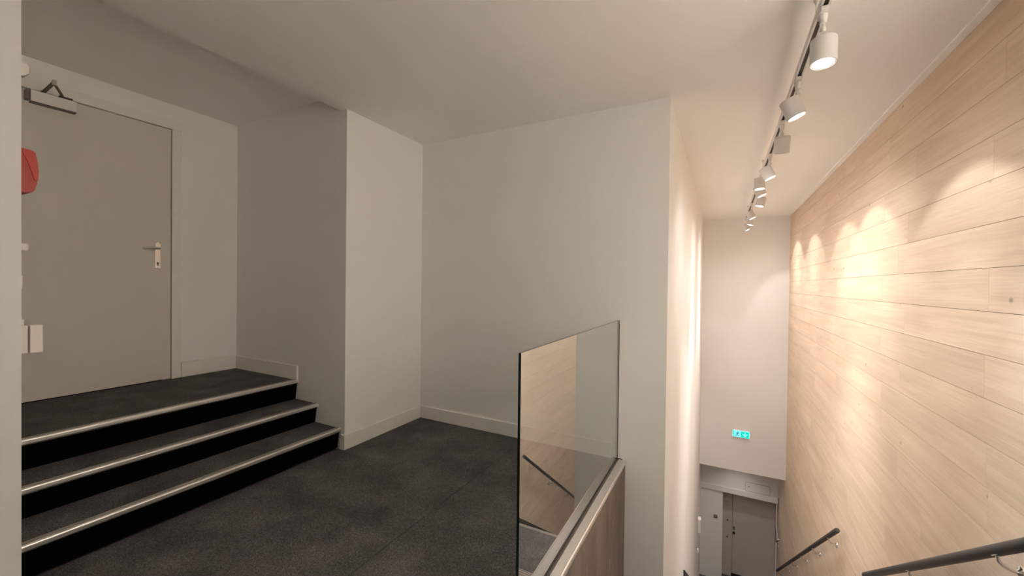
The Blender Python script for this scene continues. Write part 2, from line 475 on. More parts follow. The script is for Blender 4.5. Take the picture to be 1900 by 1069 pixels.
# ------------------------------------------------------------------ oak planks on the right wall
PITCH_Z = 0.2042
GAP = 0.0024
def nose_z(y):           # approximate walking line, to leave out planks the stairs cover
    if y < 1.37: return ZF
    if y < 3.87: return ZF - 0.1815 * (y - 1.37) / 0.25
    if y < 4.88: return -3.2805
    if y < 8.88: return -3.2805 - 0.1815 * (y - 4.88) / 0.25
    return ZLOW
rest = bmesh.new()
plank_count = 0
PL = 1.38
mesh_cache = {}
ztop = ZC
row = 0
while ztop > ZLOW + 0.01:
    z1 = ztop - GAP / 2 if row else ZC
    h = (0.193 if row == 0 else PITCH_Z)
    z0 = max(ztop - h, ZLOW) + GAP / 2
    y = 1.35 - (rnd.random() * 0.95)
    first = True
    # everything nearer than the frame shows
    if z1 > ZF - 0.05:
        yy = y - GAP / 2
        while yy > YREAR:
            a = max(yy - PL, YREAR)
            box(rest, XW, XW + 0.0115, a + GAP / 2, yy - GAP / 2, z0, z1)
            yy = a
    y0 = y
    while y0 < Y2 + 0.28:
        y1 = min(y0 + PL, Y2 + 0.29)
        ok = z1 > nose_z(y1) - 0.06 and y1 - y0 > 0.02
        if y1 > YE and z0 > -3.4 and y0 < YE:
            y1c = YE
        else:
            y1c = y1
        if y0 >= YE and z0 > -3.56:
            ok = False
        if ok:
            key = (round(y1c - y0, 3), round(z1 - z0, 3))
            if key not in mesh_cache:
                b2 = bx(0, 0.0115, GAP / 6, key[0] - GAP / 6, 0, key[1])
                me = bpy.data.meshes.new('plank')
                bmesh.ops.recalc_face_normals(b2, faces=b2.faces)
                b2.to_mesh(me); b2.free()
                me.materials.append(M_oak)
                mesh_cache[key] = me
            p = bpy.data.objects.new('plank', mesh_cache[key])
            COL.objects.link(p)
            p.parent = wall_right
            p.location = (XW, y0, z0)
            plank_count += 1
        y0 += PL
    ztop -= h
    row += 1
o = new_obj('planks_nearer', rest, M_oak, wall_right)
o['kind'] = 'stuff'
print('planks', plank_count)

# ------------------------------------------------------------------ three carpeted steps to the door
def nosing_profile(wd=0.046):
    pts = [(-wd, 0.000), (-wd, 0.0030)]
    x = -wd + 0.002
    for i in range(4):
        pts += [(x, 0.0030), (x + 0.001, 0.0042), (x + 0.004, 0.0042), (x + 0.005, 0.0030)]
        x += 0.0072
    pts += [(-0.0140, 0.0030), (-0.0138, 0.0008), (-0.0118, 0.0008), (-0.0115, 0.0045)]
    for k in range(7):
        a = math.pi / 2 - k * math.pi / 2 / 6
        pts.append((-0.0095 + 0.0095 * math.cos(a), -0.0050 + 0.0095 * math.sin(a)))
    pts += [(0.0, -0.019), (-0.003, -0.022), (-0.004, -0.006), (-0.0100, 0.000)]
    return pts

def nosing_y(name, x, z, y0, y1, parent):
    bm = prism([(x + a, z + b) for a, b in nosing_profile()], 'Y', y0, y1)
    for f in bm.faces:
        c = f.calc_center_median()
        if c.x < x - 0.0112 and c.z > z + 0.0005: f.material_index = 1
    return new_obj(name, bm, [M_alu, M_alu_top], parent)

steps = tag(empty('carpeted_steps', (0, 0, 0)), 'three dark carpeted steps with metal nosings leading up to the flush door', 'steps')
SX = (-2.5775, -2.8428, -3.0936)
SZ = (-1.1298, -0.9788, -0.8169)
prevz = ZF
for i in range(3):
    x, z = SX[i], SZ[i]
    back = SX[i + 1] - 0.05 if i < 2 else XD + 0.001
    tr_ = new_obj('tread', bx(back, x - 0.012, YN + 0.001, YA - 0.001, z - 0.03, z), M_carpet, steps)
    nosing_y('nosing', x, z, YN + 0.001, YA - 0.001, tr_)
    r0 = new_obj('riser', prism([(x - 0.016, z - 0.006), (x - 0.040, prevz), (x - 0.075, prevz), (x - 0.075, z - 0.03), (x - 0.03, z - 0.03)], 'Y', YN + 0.001, YA - 0.001), M_blackrub, steps)
    prevz = z
new_obj('step_core', bx(XD + 0.001, SX[2] - 0.08, YN + 0.001, YA - 0.001, ZF, SZ[2] - 0.031), M_blackrub, steps)
new_obj('step_core', bx(SX[2] - 0.0795, SX[1] - 0.08, YN + 0.001, YA - 0.001, ZF, SZ[1] - 0.031), M_blackrub, steps)
new_obj('step_core', bx(SX[1] - 0.0795, SX[0] - 0.08, YN + 0.001, YA - 0.001, ZF, SZ[0] - 0.031), M_blackrub, steps)

# ------------------------------------------------------------------ stairwell stairs
stair = tag(empty('staircase', (0, 1.37, ZF)), 'dark carpeted stairs with bright nosings going down beside the oak wall', 'stairs')
RISE, GO = 0.1815, 0.25
def tread(xa, xb, ynose, ydeep, z, stairp):
    """tread whose front edge (towards +Y, downhill) is at ynose"""
    t = new_obj('tread', bx(xa, xb, ydeep - stairp.location.y, ynose - 0.012 - stairp.location.y, z - 0.03 - stairp.location.z, z - stairp.location.z), M_carpet, stairp)
    prof = [(ynose - stairp.location.y - a * -1, b) for a, b in nosing_profile(0.05)]
    pr = [(ynose - stairp.location.y + a, z - stairp.location.z + b) for a, b in nosing_profile(0.05)]
    nb = prism(pr, 'X', xa, xb)
    yl_ = ynose - stairp.location.y
    for f in nb.faces:
        c = f.calc_center_median()
        if c.y < yl_ - 0.0112 and c.z > z - stairp.location.z + 0.0005: f.material_index = 1
    n = new_obj('nosing', nb, [M_alu, M_alu_top], t)
    r = new_obj('riser', bx(xa, xb, ynose - 0.045 - stairp.location.y, ynose - 0.02 - stairp.location.y, z - RISE - stairp.location.z, z - 0.0305 - stairp.location.z), M_blackrub, stairp)
    return t
for i in range(0, 11):
    yn = 1.37 + GO * i
    z = ZF - RISE * i
    xa = -0.597 if yn < 2.9 else XL + 0.0005
    if i == 0:
        tread(xa, XW - 0.0005, yn, 1.3185, z, stair)
    else:
        tread(xa, XW - 0.0005, yn, yn - GO - 0.04, z, stair)
ZLAND = ZF - RISE * 11
tread(XL + 0.0005, XW - 0.0005, 4.88, 3.83, ZLAND, stair)['label'] = 'carpeted half landing'
for j in range(1, 17):
    yn = 4.88 + GO * j
    tread(XL + 0.0005, XW - 0.0005, yn, yn - GO - 0.04, ZLAND - RISE * j, stair)
# dark sloping stringer boards along both walls of the lower flight
def stringer(name, x0, x1, label):
    s = -0.726
    ya_, yb_ = 4.885, 8.95
    za_ = -3.212
    pts = [(ya_, za_ - 0.36), (ya_, za_), (yb_, za_ + s * (yb_ - ya_)), (yb_, za_ + s * (yb_ - ya_) - 0.36)]
    b = prism(pts, 'X', x0, x1)
    xform(b, Matrix.Translation((-x0, -ya_, -za_)))
    o = new_obj(name, b, M_stringer)
    o.location = (x0, ya_, za_)
    return struct(o, label)
stringer('trim_3', XL + 0.0006, XL + 0.014, 'dark sloping board along the left wall of the lower flight')
stringer('trim_4', XW - 0.014, XW - 0.0006, 'dark sloping board along the oak wall of the lower flight')

# ------------------------------------------------------------------ glass balustrade
gb = tag(empty('glass_balustrade', (XG, 1.337, ZF)), 'frameless clear glass panel standing in a metal floor channel', 'glass panel')
GY0, GY1, GZ0, GZ1 = 1.337, YB - 0.012, ZF - 0.008, -0.2585
bm = bx(-0.011, 0, 0, GY1 - GY0, GZ0 - ZF, GZ1 - ZF)
bm.faces.ensure_lookup_table()
bmesh.ops.recalc_face_normals(bm, faces=bm.faces)
for f in bm.faces:
    if abs(f.normal.x) > 0.5: f.material_index = 0
    elif f.normal.z > 0.5: f.material_index = 2
    else: f.material_index = 1
new_obj('glass_pane', bm, [M_glass, M_edge, M_edge_top], gb)
new_obj('wall_seal', bbx(-0.0135, 0.0025, GY1 - GY0 + 0.0003, YB - GY0 - 0.0005, 0.0, GZ1 - ZF, 0.001, 1), M_darkmetal, gb)
# slot, gasket and ribbed edge profile
yl = YB - GY0 - 0.0005
new_obj('gasket', bx(0.0003, 0.0115, 0.0, yl - 0.012, -0.011, 0.002), M_gasket, gb)
new_obj('gasket', bx(-0.0145, -0.0113, 0.0, yl - 0.012, -0.011, 0.003), M_steel, gb)
pts = [(0.0118, -0.011), (0.0118, 0.004)]
x = 0.014
for i in range(8):
    pts += [(x, 0.004), (x + 0.0007, 0.0058), (x + 0.0025, 0.0058), (x + 0.0032, 0.004)]
    x += 0.0044
pts += [(0.0505, 0.004), (0.0507, 0.0010), (0.0517, 0.0010), (0.0519, 0.0052)]
for k in range(7):
    a = math.pi / 2 - k * math.pi / 2 / 6
    pts.append((0.0530 + 0.0085 * math.cos(a), -0.0033 + 0.0085 * math.sin(a)))
pts += [(0.0615, -0.020), (0.0575, -0.020), (0.0575, -0.011)]
new_obj('edge_profile', prism(pts, 'Y', 0.0, yl - 0.012), M_alu, gb)
new_obj('end_cap', bbx(-0.0145, 0.0115 + 0.022, yl - 0.011, yl, -0.011, 0.0065, 0.001, 1), M_dark, gb)

# ------------------------------------------------------------------ flush door with closer and handle
d1 = struct(empty('door_1', (XD, DY0, Z3)), 'flush beige painted door with lever handle and overhead closer')
lf = new_obj('door_leaf', bbx(-0.045, 0.004, 0.0, DY1 - DY0, 0.006, DZ1 - Z3, 0.002), M_door, d1)
# frame (right jamb, left jamb, head)
def jamb(y0, y1, z0, z1):
    return new_obj('frame', bbx(-0.0005, 0.011, y0, y1, z0, z1, 0.002), M_trim, d1)
jamb(DY1 - DY0 + 0.006, DY1 - DY0 + 0.071, 0, DZ1 - Z3 + 0.0055)
jamb(-0.071, -0.006, 0, DZ1 - Z3 + 0.0055)
jamb(-0.071, DY1 - DY0 + 0.071, DZ1 - Z3 + 0.0060, DZ1 - Z3 + 0.075)
# closer
cy0, cy1 = 0.835 - DY0, 1.045 - DY0
cz0, cz1 = 1.150 - Z3, 1.222 - Z3
cl = new_obj('closer_body', bbx(0.0045, 0.052, cy0, cy1, cz0, cz1, 0.004), M_trim, d1)
new_obj('closer_end_cap', bbx(0.006, 0.050, cy0 - 0.020, cy0 - 0.0005, cz0 + 0.003, cz1 - 0.003, 0.003), M_greyplastic, cl)
new_obj('closer_base_line', bx(0.0045, 0.0505, cy0 + 0.002, cy1 - 0.002, cz0 - 0.006, cz0 - 0.0003), M_darkmetal, cl)
ps = Vector((0.030, 0.893 - DY0, cz1 + 0.006))
pm = Vector((0.278, 0.884 - DY0, cz1 + 0.014))
pe = Vector((0.022, 0.985 - DY0, cz1 + 0.018))
def bar(a, b, wd, th):
    a = Vector(a); b = Vector(b); t = (b - a); ln = t.length; t.normalize()
    bm = bbx(0, ln, -wd / 2, wd / 2, -th / 2, th / 2, 0.0015, 1)
    u = Vector((0, 0, 1)); v = u.cross(t).normalized(); u = t.cross(v)
    return xform(bm, Matrix(((t.x, v.x, u.x, a.x), (t.y, v.y, u.y, a.y), (t.z, v.z, u.z, a.z), (0, 0, 0, 1))))
new_obj('closer_arm', bar(ps, pm, 0.020, 0.007), M_darkmetal, cl)
new_obj('closer_arm', bar(pm + Vector((0, 0, -0.009)), pe + Vector((0, 0, -0.002)), 0.016, 0.006), M_darkmetal, cl)
b = lathe([(0, 0), (0.011, 0), (0.011, 0.026), (0.008, 0.029), (0, 0.029)], 20); xform(b, Matrix.Translation(pm + Vector((0, 0, -0.016))))
new_obj('closer_pivot', b, M_steel, cl, True)
b = lathe([(0, 0), (0.013, 0), (0.013, 0.014), (0, 0.014)], 20); xform(b, Matrix.Translation(ps + Vector((0, 0, -0.006))))
new_obj('closer_pivot', b, M_steel, cl, True)
new_obj('closer_bracket', bbx(0.0112, 0.034, 0.965 - DY0, 1.030 - DY0, cz1 + 0.0105, cz1 + 0.018, 0.001, 1), M_darkmetal, cl)
# handle
hy0, hy1 = 1.490 - DY0, 1.527 - DY0
hz0, hz1 = 0.090 - Z3, 0.306 - Z3
hp = new_obj('handle_plate', bbx(0.0042, 0.0115, hy0, hy1, hz0, hz1, 0.003), M_chrome, d1)
hc = (hy0 + hy1) / 2
lv = 0.252 - Z3
path = [(0.0115, hc, lv), (0.035, hc, lv), (0.048, hc - 0.003, lv), (0.053, hc - 0.012, lv), (0.054, hc - 0.03, lv), (0.054, hc - 0.085, lv), (0.052, hc - 0.105, lv)]
new_obj('lever', tube(path, 0.0075, 14, radii=[0.009, 0.009, 0.0088, 0.0082, 0.0078, 0.0072, 0.0064]), M_steel, hp, True)
b = lathe([(0, 0), (0.0085, 0), (0.0085, 0.0012), (0, 0.0012)], 20); xform(b, Matrix.Translation((0.0114, hc, hz0 + 0.044)) @ Matrix.Rotation(math.pi / 2, 4, 'Y'))
box(b, 0.0114, 0.0126, hc - 0.0042, hc + 0.0042, hz0 + 0.024, hz0 + 0.042)
new_obj('keyhole', b, M_darkmetal, hp)
for (yy, zz) in ((hy0 + 0.006, hz1 - 0.008), (hy1 - 0.006, hz1 - 0.008), (hc - 0.002, hz0 + 0.008)):
    b = lathe([(0, 0), (0.0032, 0), (0.0028, 0.0012), (0, 0.0012)], 12); xform(b, Matrix.Translation((0.0114, yy, zz)) @ Matrix.Rotation(math.pi / 2, 4, 'Y'))
    new_obj('screw', b, M_darkmetal, hp)

# ------------------------------------------------------------------ fittings on the alcove side wall (face Y = YN)
XF = -2.64
def fitting(name, label, cat, x1, y1, z0, z1, dep=0.10):
    t = tag(empty(name, (x1 - dep / 2, YN, (z0 + z1) / 2)), label, cat)
    return t, (lambda xa, xb, ya, yb, za, zb, bev=0.003: bbx(xa - t.location.x, xb - t.location.x, ya - YN, yb - YN, za - t.location.z, zb - t.location.z, bev))
# red alarm sounder
t, B = fitting('fire_alarm_sounder', 'red fire alarm sounder sticking out past the left wall edge', 'alarm', XF, 0.58, 0.366, 0.552)
zt, zb = 0.555, 0.368
new_obj('back_plate', B(XF - 0.11, XF + 0.004, YN + 0.0005, 0.522, zb - 0.014, zt + 0.004, 0.004), M_plastic, t)
prof = [(0.5225, zb), (0.556, zb), (0.568, zb + 0.012), (0.5745, zb + 0.045), (0.5785, zb + 0.095), (0.576, zb + 0.135), (0.570, zt - 0.012), (0.563, zt - 0.003), (0.5225, zt + 0.002)]
b = prism([(p[0] - YN, p[1] - t.location.z) for p in prof], 'X', XF - 0.10 - t.location.x, XF - t.location.x)
bmesh.ops.bevel(b, geom=[e for e in b.edges if e.calc_length() < 0.2], offset=0.002, segments=2, affect='EDGES')
bd = new_obj('housing', b, M_red, t)
prof = [(0.532, zt - 0.002), (0.5625, zt - 0.005), (0.569, zt - 0.014), (0.575, zb + 0.135), (0.5775, zb + 0.095), (0.5755, zb + 0.056), (0.566, zb + 0.058), (0.560, zb + 0.085), (0.550, zb + 0.125), (0.535, zb + 0.165)]
new_obj('cover_flap', prism([(p[0] - YN, p[1] - t.location.z) for p in prof], 'X', XF + 0.0003 - t.location.x, XF + 0.006 - t.location.x), M_red2, bd)
new_obj('call_panel', B(XF + 0.0003, XF + 0.004, 0.5235, 0.5505, zb + 0.012, zb + 0.105, 0.001), M_red, bd)
# white detector high up
def yat(px_y, x=XF): return px_y * (x / -2.9)
t, B = fitting('motion_sensor', 'small white sensor high on the wall left of the door closer', 'sensor', XF, 0.55, 0.93, 0.97)
zt, zb = 0.915, 0.873
prof = [(0.5105, zb - 0.01), (0.535, zb - 0.012), (0.552, zb + 0.004), (0.552, zt - 0.006), (0.546, zt), (0.5105, zt)]
new_obj('housing', prism([(p[0] - YN, p[1] - t.location.z) for p in prof], 'X', XF - 0.06 - t.location.x, XF - t.location.x), M_plastic, t)
new_obj('lens_window', B(XF - 0.05, XF - 0.012, 0.553, 0.5555, zb + 0.008, zt - 0.009, 0.001), M_greyplastic, t)
# two small switches
t, B = fitting('light_switch', 'small white switch block on the wall left of the door, above the control box', 'switch', XF, 0.55, 0.12, 0.155)
zt, zb = 0.151, 0.118
new_obj('housing', B(XF - 0.06, XF, YN + 0.0005, 0.549, zb, zt, 0.005), M_plastic, t)
new_obj('rocker', B(XF - 0.05, XF - 0.01, 0.5492, 0.553, zb + 0.006, zt - 0.006, 0.0012), M_plastic, t)
t, B = fitting('socket_plate', 'thin white wall plate just above the control box at left edge', 'wall plate', XF, 0.53, -0.02, 0.03)
new_obj('plate', B(XF - 0.08, XF, YN + 0.0005, 0.5345, -0.045, 0.012, 0.003), M_plastic, t)
new_obj('insert', B(XF - 0.065, XF - 0.015, 0.5347, 0.5372, -0.036, 0.002, 0.001), M_plastic, t)
# control box in two halves with a dark joint
t, B = fitting('control_box', 'off white square control box with a dark joint, on the wall left of the door', 'box', XF, 0.59, -0.33, -0.20)
k = XF / -2.9
z0b, z1b = -0.356 * k, -0.2225 * k
new_obj('back_half', B(XF - 0.13, XF, YN + 0.0005, 0.5487, z0b, z1b, 0.003), M_plastic, t)
new_obj('joint', B(XF - 0.125, XF - 0.006, 0.5489, 0.5538, z0b + 0.003, z1b - 0.003, 0.0008), M_darkmetal, t)
new_obj('front_cover', B(XF - 0.13, XF, 0.554, 0.5925, z0b, z1b, 0.003), M_plastic, t)
top = new_obj('junction_block', B(XF - 0.05, XF - 0.004, YN + 0.0005, 0.5395, z1b + 0.0003, z1b + 0.026, 0.002), M_plastic, t)
new_obj('cable_gland', B(XF - 0.04, XF - 0.012, YN + 0.004, 0.535, z1b + 0.0265, z1b + 0.038, 0.002), M_plastic, top)

# ------------------------------------------------------------------ lighting track and spotlights
XT = 0.3745
ZTB = 1.202          # underside of the track
track = tag(empty('lighting_track', (XT, 2.257, ZC)), 'long white lighting track hung just below the ceiling over the stairs', 'track')
TY0, TY1 = -0.6, 8.35
def TB(x0, x1, y0, y1, z0, z1): return bx(x0, x1, y0 - 2.257, y1 - 2.257, z0 - ZC, z1 - ZC)
# U-shaped rail, open slot below
bm = TB(-0.0175, -0.009, TY0, TY1, ZTB, ZTB + 0.034)
box(bm, 0.009, 0.0175, TY0 - 2.257, TY1 - 2.257, ZTB - ZC, ZTB + 0.034 - ZC)
box(bm, -0.009, 0.009, TY0 - 2.257, TY1 - 2.257, ZTB + 0.026 - ZC, ZTB + 0.034 - ZC)
new_obj('rail', bm, M_lampw, track)
new_obj('conductor_slot', TB(-0.0088, 0.0088, TY0 + 0.01, TY1 - 0.01, ZTB + 0.006, ZTB + 0.0258), M_slot, track)
for yy in (2.257, 4.87, 7.5):
    b = lathe([(0, 0), (0.009, 0), (0.009, -0.012), (0.004, -0.020), (0.004, -0.026), (0, -0.026)], 16)
    c = new_obj('ceiling_clip', xform(b, Matrix.Translation((-0.012, yy - 2.257, 0))), M_steel, track, True)
    new_obj('suspension_wire', tube([(-0.012, yy - 2.257, -0.024), (-0.012, yy - 2.257, ZTB + 0.0345 - ZC)], 0.0013, 6), M_steel, c)

def spotlight(y, tx, ty, label, core, field, spill, color=LAMP_COL, group='spotlights on the track above the stairs'):
    """tx: tilt of the beam towards +X (deg), ty: tilt towards +Y (deg)"""
    t = tag(empty('track_spotlight', (XT, y, ZTB)), label, 'spotlight', group)
    a = new_obj('adapter', bbx(-0.015, 0.015, -0.045, 0.045, -0.016, -0.0003, 0.003), M_lampw, t)
    b = lathe([(0, -0.0165), (0.017, -0.0165), (0.0165, -0.034), (0.012, -0.047), (0, -0.047)], 24)
    new_obj('collar', b, M_lampw, t, True)
    new_obj('nut', lathe([(0, -0.0473), (0.013, -0.0473), (0.014, -0.051), (0.013, -0.056), (0, -0.056)], 20), M_lampw, t, True)
    pz = -0.080
    new_obj('stem', tube([(0, 0, -0.0563), (0, 0, pz)], 0.0072, 12), M_lampw, t, True)
    d = Vector((math.tan(math.radians(tx)), math.tan(math.radians(ty)), -1)).normalized()
    # body frame: local -Z is the beam
    zx = -d
    xx = Vector((1, 0, 0)); xx = (xx - zx * xx.dot(zx)).normalized(); yx = zx.cross(xx)
    R = Matrix(((xx.x, yx.x, zx.x, 0), (xx.y, yx.y, zx.y, 0), (xx.z, yx.z, zx.z, 0), (0, 0, 0, 1)))
    piv = Vector((0, 0, pz))
    M = Matrix.Translation(piv) @ R
    tl = Vector((tx, ty, 0))
    q_ = R.to_3x3().transposed() @ Vector((-tl.x, -tl.y, 0)).normalized() if tl.length > 0.5 else Vector((0, 0, 0))
    q_.z = 0
    off = q_.normalized() * 0.053 if q_.length > 0.01 else Vector((0, 0, 0))
    MB_ = M @ Matrix.Translation(off)
    kn = lathe([(0, 0.008), (0.010, 0.008), (0.011, 0.004), (0.011, -0.014), (0, -0.014)], 20)
    new_obj('knuckle', xform(kn, M), M_lampw, t, True)
    top, ln, r = -0.0145, 0.112, 0.050
    bp = [(0, top), (r - 0.004, top), (r - 0.001, top - 0.002), (r, top - 0.006), (r, top - ln), (r - 0.0035, top - ln), (r - 0.0035, top - ln + 0.010), (0, top - ln + 0.010)]
    bd = new_obj('lamp_body', xform(lathe(bp, 40), MB_), M_lampw, t, True)
    rg = [(r - 0.0037, top - ln + 0.001), (r - 0.0037, top - ln + 0.0095), (r - 0.010, top - ln + 0.0095), (r - 0.010, top - ln + 0.003)]
    new_obj('rim', xform(lathe(rg + rg[:1], 40), MB_), M_lampring, bd, True)
    le = [(0, top - ln + 0.004), (r - 0.0103, top - ln + 0.0045), (r - 0.0103, top - ln + 0.0095), (0, top - ln + 0.0095)]
    new_obj('lens', xform(lathe(le, 40), MB_), M_lens, bd, True)
    LM = MB_ @ Matrix.Translation((0, 0, top - ln - 0.004))
    # hot core of the beam, sharper edged field of the reflector, soft spill of the lens
    for nm, en, sz, bl, rad in (('beam_core', core, 54, 1.0, 0.03), ('beam_field', field, 88, 0.25, 0.02), ('lens_spill', spill, 160, 1.0, 0.035)):
        if en <= 0: continue
        ld = bpy.data.lights.new(nm, 'SPOT')
        ld.energy = en
        ld.color = color
        ld.spot_size = math.radians(sz)
        ld.spot_blend = bl
        ld.shadow_soft_size = rad
        lo = bpy.data.objects.new(nm, ld)
        COL.objects.link(lo)
        lo.parent = bd
        lo.matrix_local = LM
    return t

LAMPS = [
    (2.165, -1, -4, 'nearest white track spotlight, its glaring round lens facing the viewer', P_NEAR),
    (2.81, 22, 2, 'second white track spotlight from the front, tilted towards the oak wall', P_WOOD),
    (3.49, 0, 27, 'white track spotlight third from the front, turned so its lens is hidden', P_THIRD),
    (4.29, 25, 0, 'fourth white track spotlight from the front, tilted towards the oak wall', P_WOOD),
    (4.74, 2, -1, 'fifth white track spotlight from the front, upright, just behind the fourth', P_MID),
    (5.07, 23, 0, 'sixth white track spotlight from the front, partly hidden behind the fifth', P_WOOD),
    (5.73, -12, 0, 'seventh white track spotlight from the front, hanging lowest in its cluster of four', P_LEFT),
    (6.68, 28, 0, 'eighth white track spotlight from the front, first of the far three', P_WOOD),
    (7.40, -14, 0, 'ninth white track spotlight from the front, middle of the far three', P_LEFT),
    (8.02, 31, 0, 'farthest white track spotlight, tilted to the oak wall, near the end wall', P_WOOD),
]
for (y, tx, ty, lab, pw) in LAMPS:
    spotlight(y, tx, ty, lab, *pw)
for (y, tx, ty, lab, k_) in ((1.45, 48, 0, 'added unseen white track spotlight above the top of the stairs, to light the landing', 1.4), (0.75, 48, 0, 'added unseen white track spotlight over the viewpoint, to light the landing', 1.0), (0.05, 48, 0, 'last added unseen white track spotlight, near the viewpoint, to light the landing', 0.7)):  # three extra lamps added out of view to brighten the landing
    spotlight(y, tx, ty, lab, *[k_ * p for p in P_HALL], HALL_COL)

# opal globe lamps added on the landing ceiling for their light, none in view
def added_globe(x, y, label):
    t = tag(empty('added_ceiling_globe', (x, y, ZC)), label, 'added lamp', 'added unseen opal lamps of the landing')
    new_obj('base', lathe([(0, -0.0003), (0.06, -0.0003), (0.06, -0.02), (0.045, -0.03), (0, -0.03)], 32), M_lampw, t, True)
    prof = [(0.042, -0.0305)] + [(0.10 * math.sin(a), -0.125 - 0.10 * math.cos(a) * -1) for a in [math.radians(d_) for d_ in range(26, 180, 11)]] + [(0, -0.225)]
    new_obj('globe', lathe(prof, 32), M_globe, t, True)
    return t
added_globe(-0.55, 0.25, 'added unseen opal lamp above the viewpoint, to light the landing')
added_globe(-0.75, -3.0, 'added unseen opal lamp behind the viewpoint, to light the landing')

# recessed downlight under the end wall, over the lower hall
rd = tag(empty('recessed_downlight', (0.38, 9.20, -3.558)), 'recessed round downlight in the soffit over the lower hall', 'downlight')
new_obj('trim_ring', lathe([(0.042, -0.0003), (0.055, -0.0003), (0.053, -0.004), (0.043, -0.005), (0.042, -0.0003)], 32), M_lampring, rd, True)
new_obj('lens', lathe([(0, -0.0003), (0.0415, -0.0003), (0.0415, -0.002), (0, -0.002)], 32), M_lens, rd, True)
ld = bpy.data.lights.new('downlight_beam', 'SPOT'); ld.energy = P_LOWER; ld.color = LAMP_COL
ld.spot_size = math.radians(120); ld.spot_blend = 1.0; ld.shadow_soft_size = 0.035
lo = bpy.data.objects.new('downlight_beam', ld); COL.objects.link(lo); lo.parent = rd; lo.location = (0, 0, -0.006)

# ------------------------------------------------------------------ exit sign
es = tag(empty('exit_sign', (0.379, YE, -2.826)), 'small glowing green emergency exit sign on the end wall', 'exit sign')
hw, hh = 0.145, 0.067
new_obj('housing', bbx(-hw, hw, -0.028, -0.0005, -hh, hh, 0.003), M_plastic, es)
pn = new_obj('lit_panel', bbx(-hw + 0.003, hw - 0.003, -0.032, -0.0283, -hh + 0.003, hh - 0.003, 0.001, 1), M_sw, es)
def flat(pts, mat, name, y=-0.0325, th=0.0008):
    b = prism(pts, 'Y', y - th, y)
    return new_obj(name, b, mat, pn)
flat([(-0.002, -0.055), (0.130, -0.055), (0.130, 0.053), (-0.002, 0.053)], M_sg, 'green_field')
flat([(-0.128, -0.055), (-0.116, -0.055), (-0.116, 0.053), (-0.128, 0.053)], M_sg, 'green_bar')
# down arrow
flat([(0.058, 0.040), (0.074, 0.040), (0.074, -0.012), (0.096, 0.012), (0.112, 0.012), (0.112, 0.002), (0.066, -0.045), (0.020, 0.002), (0.020, 0.012), (0.036, 0.012), (0.058, -0.012)], M_sw, 'arrow', -0.0335)
# running figure
b = lathe([(0, 0), (0.0095, 0), (0.0095, 0.0008), (0, 0.0008)], 16)
xform(b, Matrix.Translation((-0.046, -0.0325, 0.036)) @ Matrix.Rotation(math.pi / 2, 4, 'X'))
new_obj('figure_head', b, M_sd, pn)
def stroke(pts, wd, y):
    bm = bmesh.new()
    for (a, c) in zip(pts, pts[1:]):
        a2, c2 = Vector((a[0], 0, a[1])), Vector((c[0], 0, c[1]))
        t_ = (c2 - a2).normalized(); n_ = Vector((t_.z, 0, -t_.x)) * wd / 2
        a2 -= t_ * wd * .3; c2 += t_ * wd * .3
        q = [a2 + n_, c2 + n_, c2 - n_, a2 - n_]
        A_ = [bm.verts.new((p.x, y, p.z)) for p in q]; B_ = [bm.verts.new((p.x, y - 0.0008, p.z)) for p in q]
        bm.faces.new(A_); bm.faces.new(B_[::-1])
        for i in range(4): bm.faces.new((A_[i], B_[i], B_[(i + 1) % 4], A_[(i + 1) % 4]))
    return bm
new_obj('figure_body', stroke([(-0.053, 0.020), (-0.066, -0.010)], 0.020, -0.0325), M_sd, pn)
new_obj('figure_leg', stroke([(-0.066, -0.010), (-0.048, -0.026), (-0.036, -0.046)], 0.010, -0.0334), M_sd, pn)
new_obj('figure_leg', stroke([(-0.068, -0.012), (-0.080, -0.036), (-0.092, -0.036)], 0.010, -0.0334), M_sd, pn)
new_obj('figure_arm', stroke([(-0.050, 0.020), (-0.032, 0.004), (-0.016, 0.002)], 0.008, -0.0334), M_sd, pn)
new_obj('figure_arm', stroke([(-0.056, 0.022), (-0.080, 0.018), (-0.088, 0.002)], 0.008, -0.0334), M_sd, pn)

# ------------------------------------------------------------------ handrails on the oak wall
def handrail(pa, pb, ys, label):
    pa, pb = Vector(pa), Vector(pb)
    t = tag(empty('handrail', pa), label, 'handrail')
    dv = pb - pa
    n = dv.normalized()
    path = [(0, 0, 0), n * 0.004, n * 0.008, dv - n * 0.008, dv - n * 0.004, dv]
    new_obj('rail', tube(path, 0.022, 24, radii=[0.016, 0.0205, 0.022, 0.022, 0.0205, 0.016]), M_rail, t, True)
    for y in ys:
        s = (y - pa.y) / dv.y
        c = dv * s
        wx = XW - pa.x
        pth = [c + Vector((0, 0, -0.0215))]
        for k in range(9):
            a = k / 8 * math.pi / 2
            pth.append(c + Vector(((wx - 0.006) * (1 - math.cos(a)) , 0, -0.030 - 0.045 * math.sin(a))))
        pth.append(c + Vector((wx - 0.004, 0, -0.075)))
        # arm drops from the rail then sweeps to the wall
        br = new_obj('bracket', tube(pth, 0.0065, 10), M_chrome, t, True)
        sa = xform(bbx(-0.012, 0.012, -0.022, 0.022, -0.0015, 0.0015, 0.001, 1), Matrix.Translation(c + Vector((0, 0, -0.0235))) @ Matrix.Rotation(math.atan2(n.z, n.y), 4, 'X'))
        new_obj('saddle', sa, M_chrome, br)
        ro = lathe([(0, 0), (0.027, 0), (0.026, 0.004), (0.014, 0.008), (0.0075, 0.016), (0, 0.016)], 24)
        xform(ro, Matrix.Translation(c + Vector((wx - 0.0003, 0, -0.075))) @ Matrix.Rotation(-math.pi / 2, 4, 'Y'))
        new_obj('wall_rose', ro, M_chrome, br, True)
    return t
XR = XW - 0.07
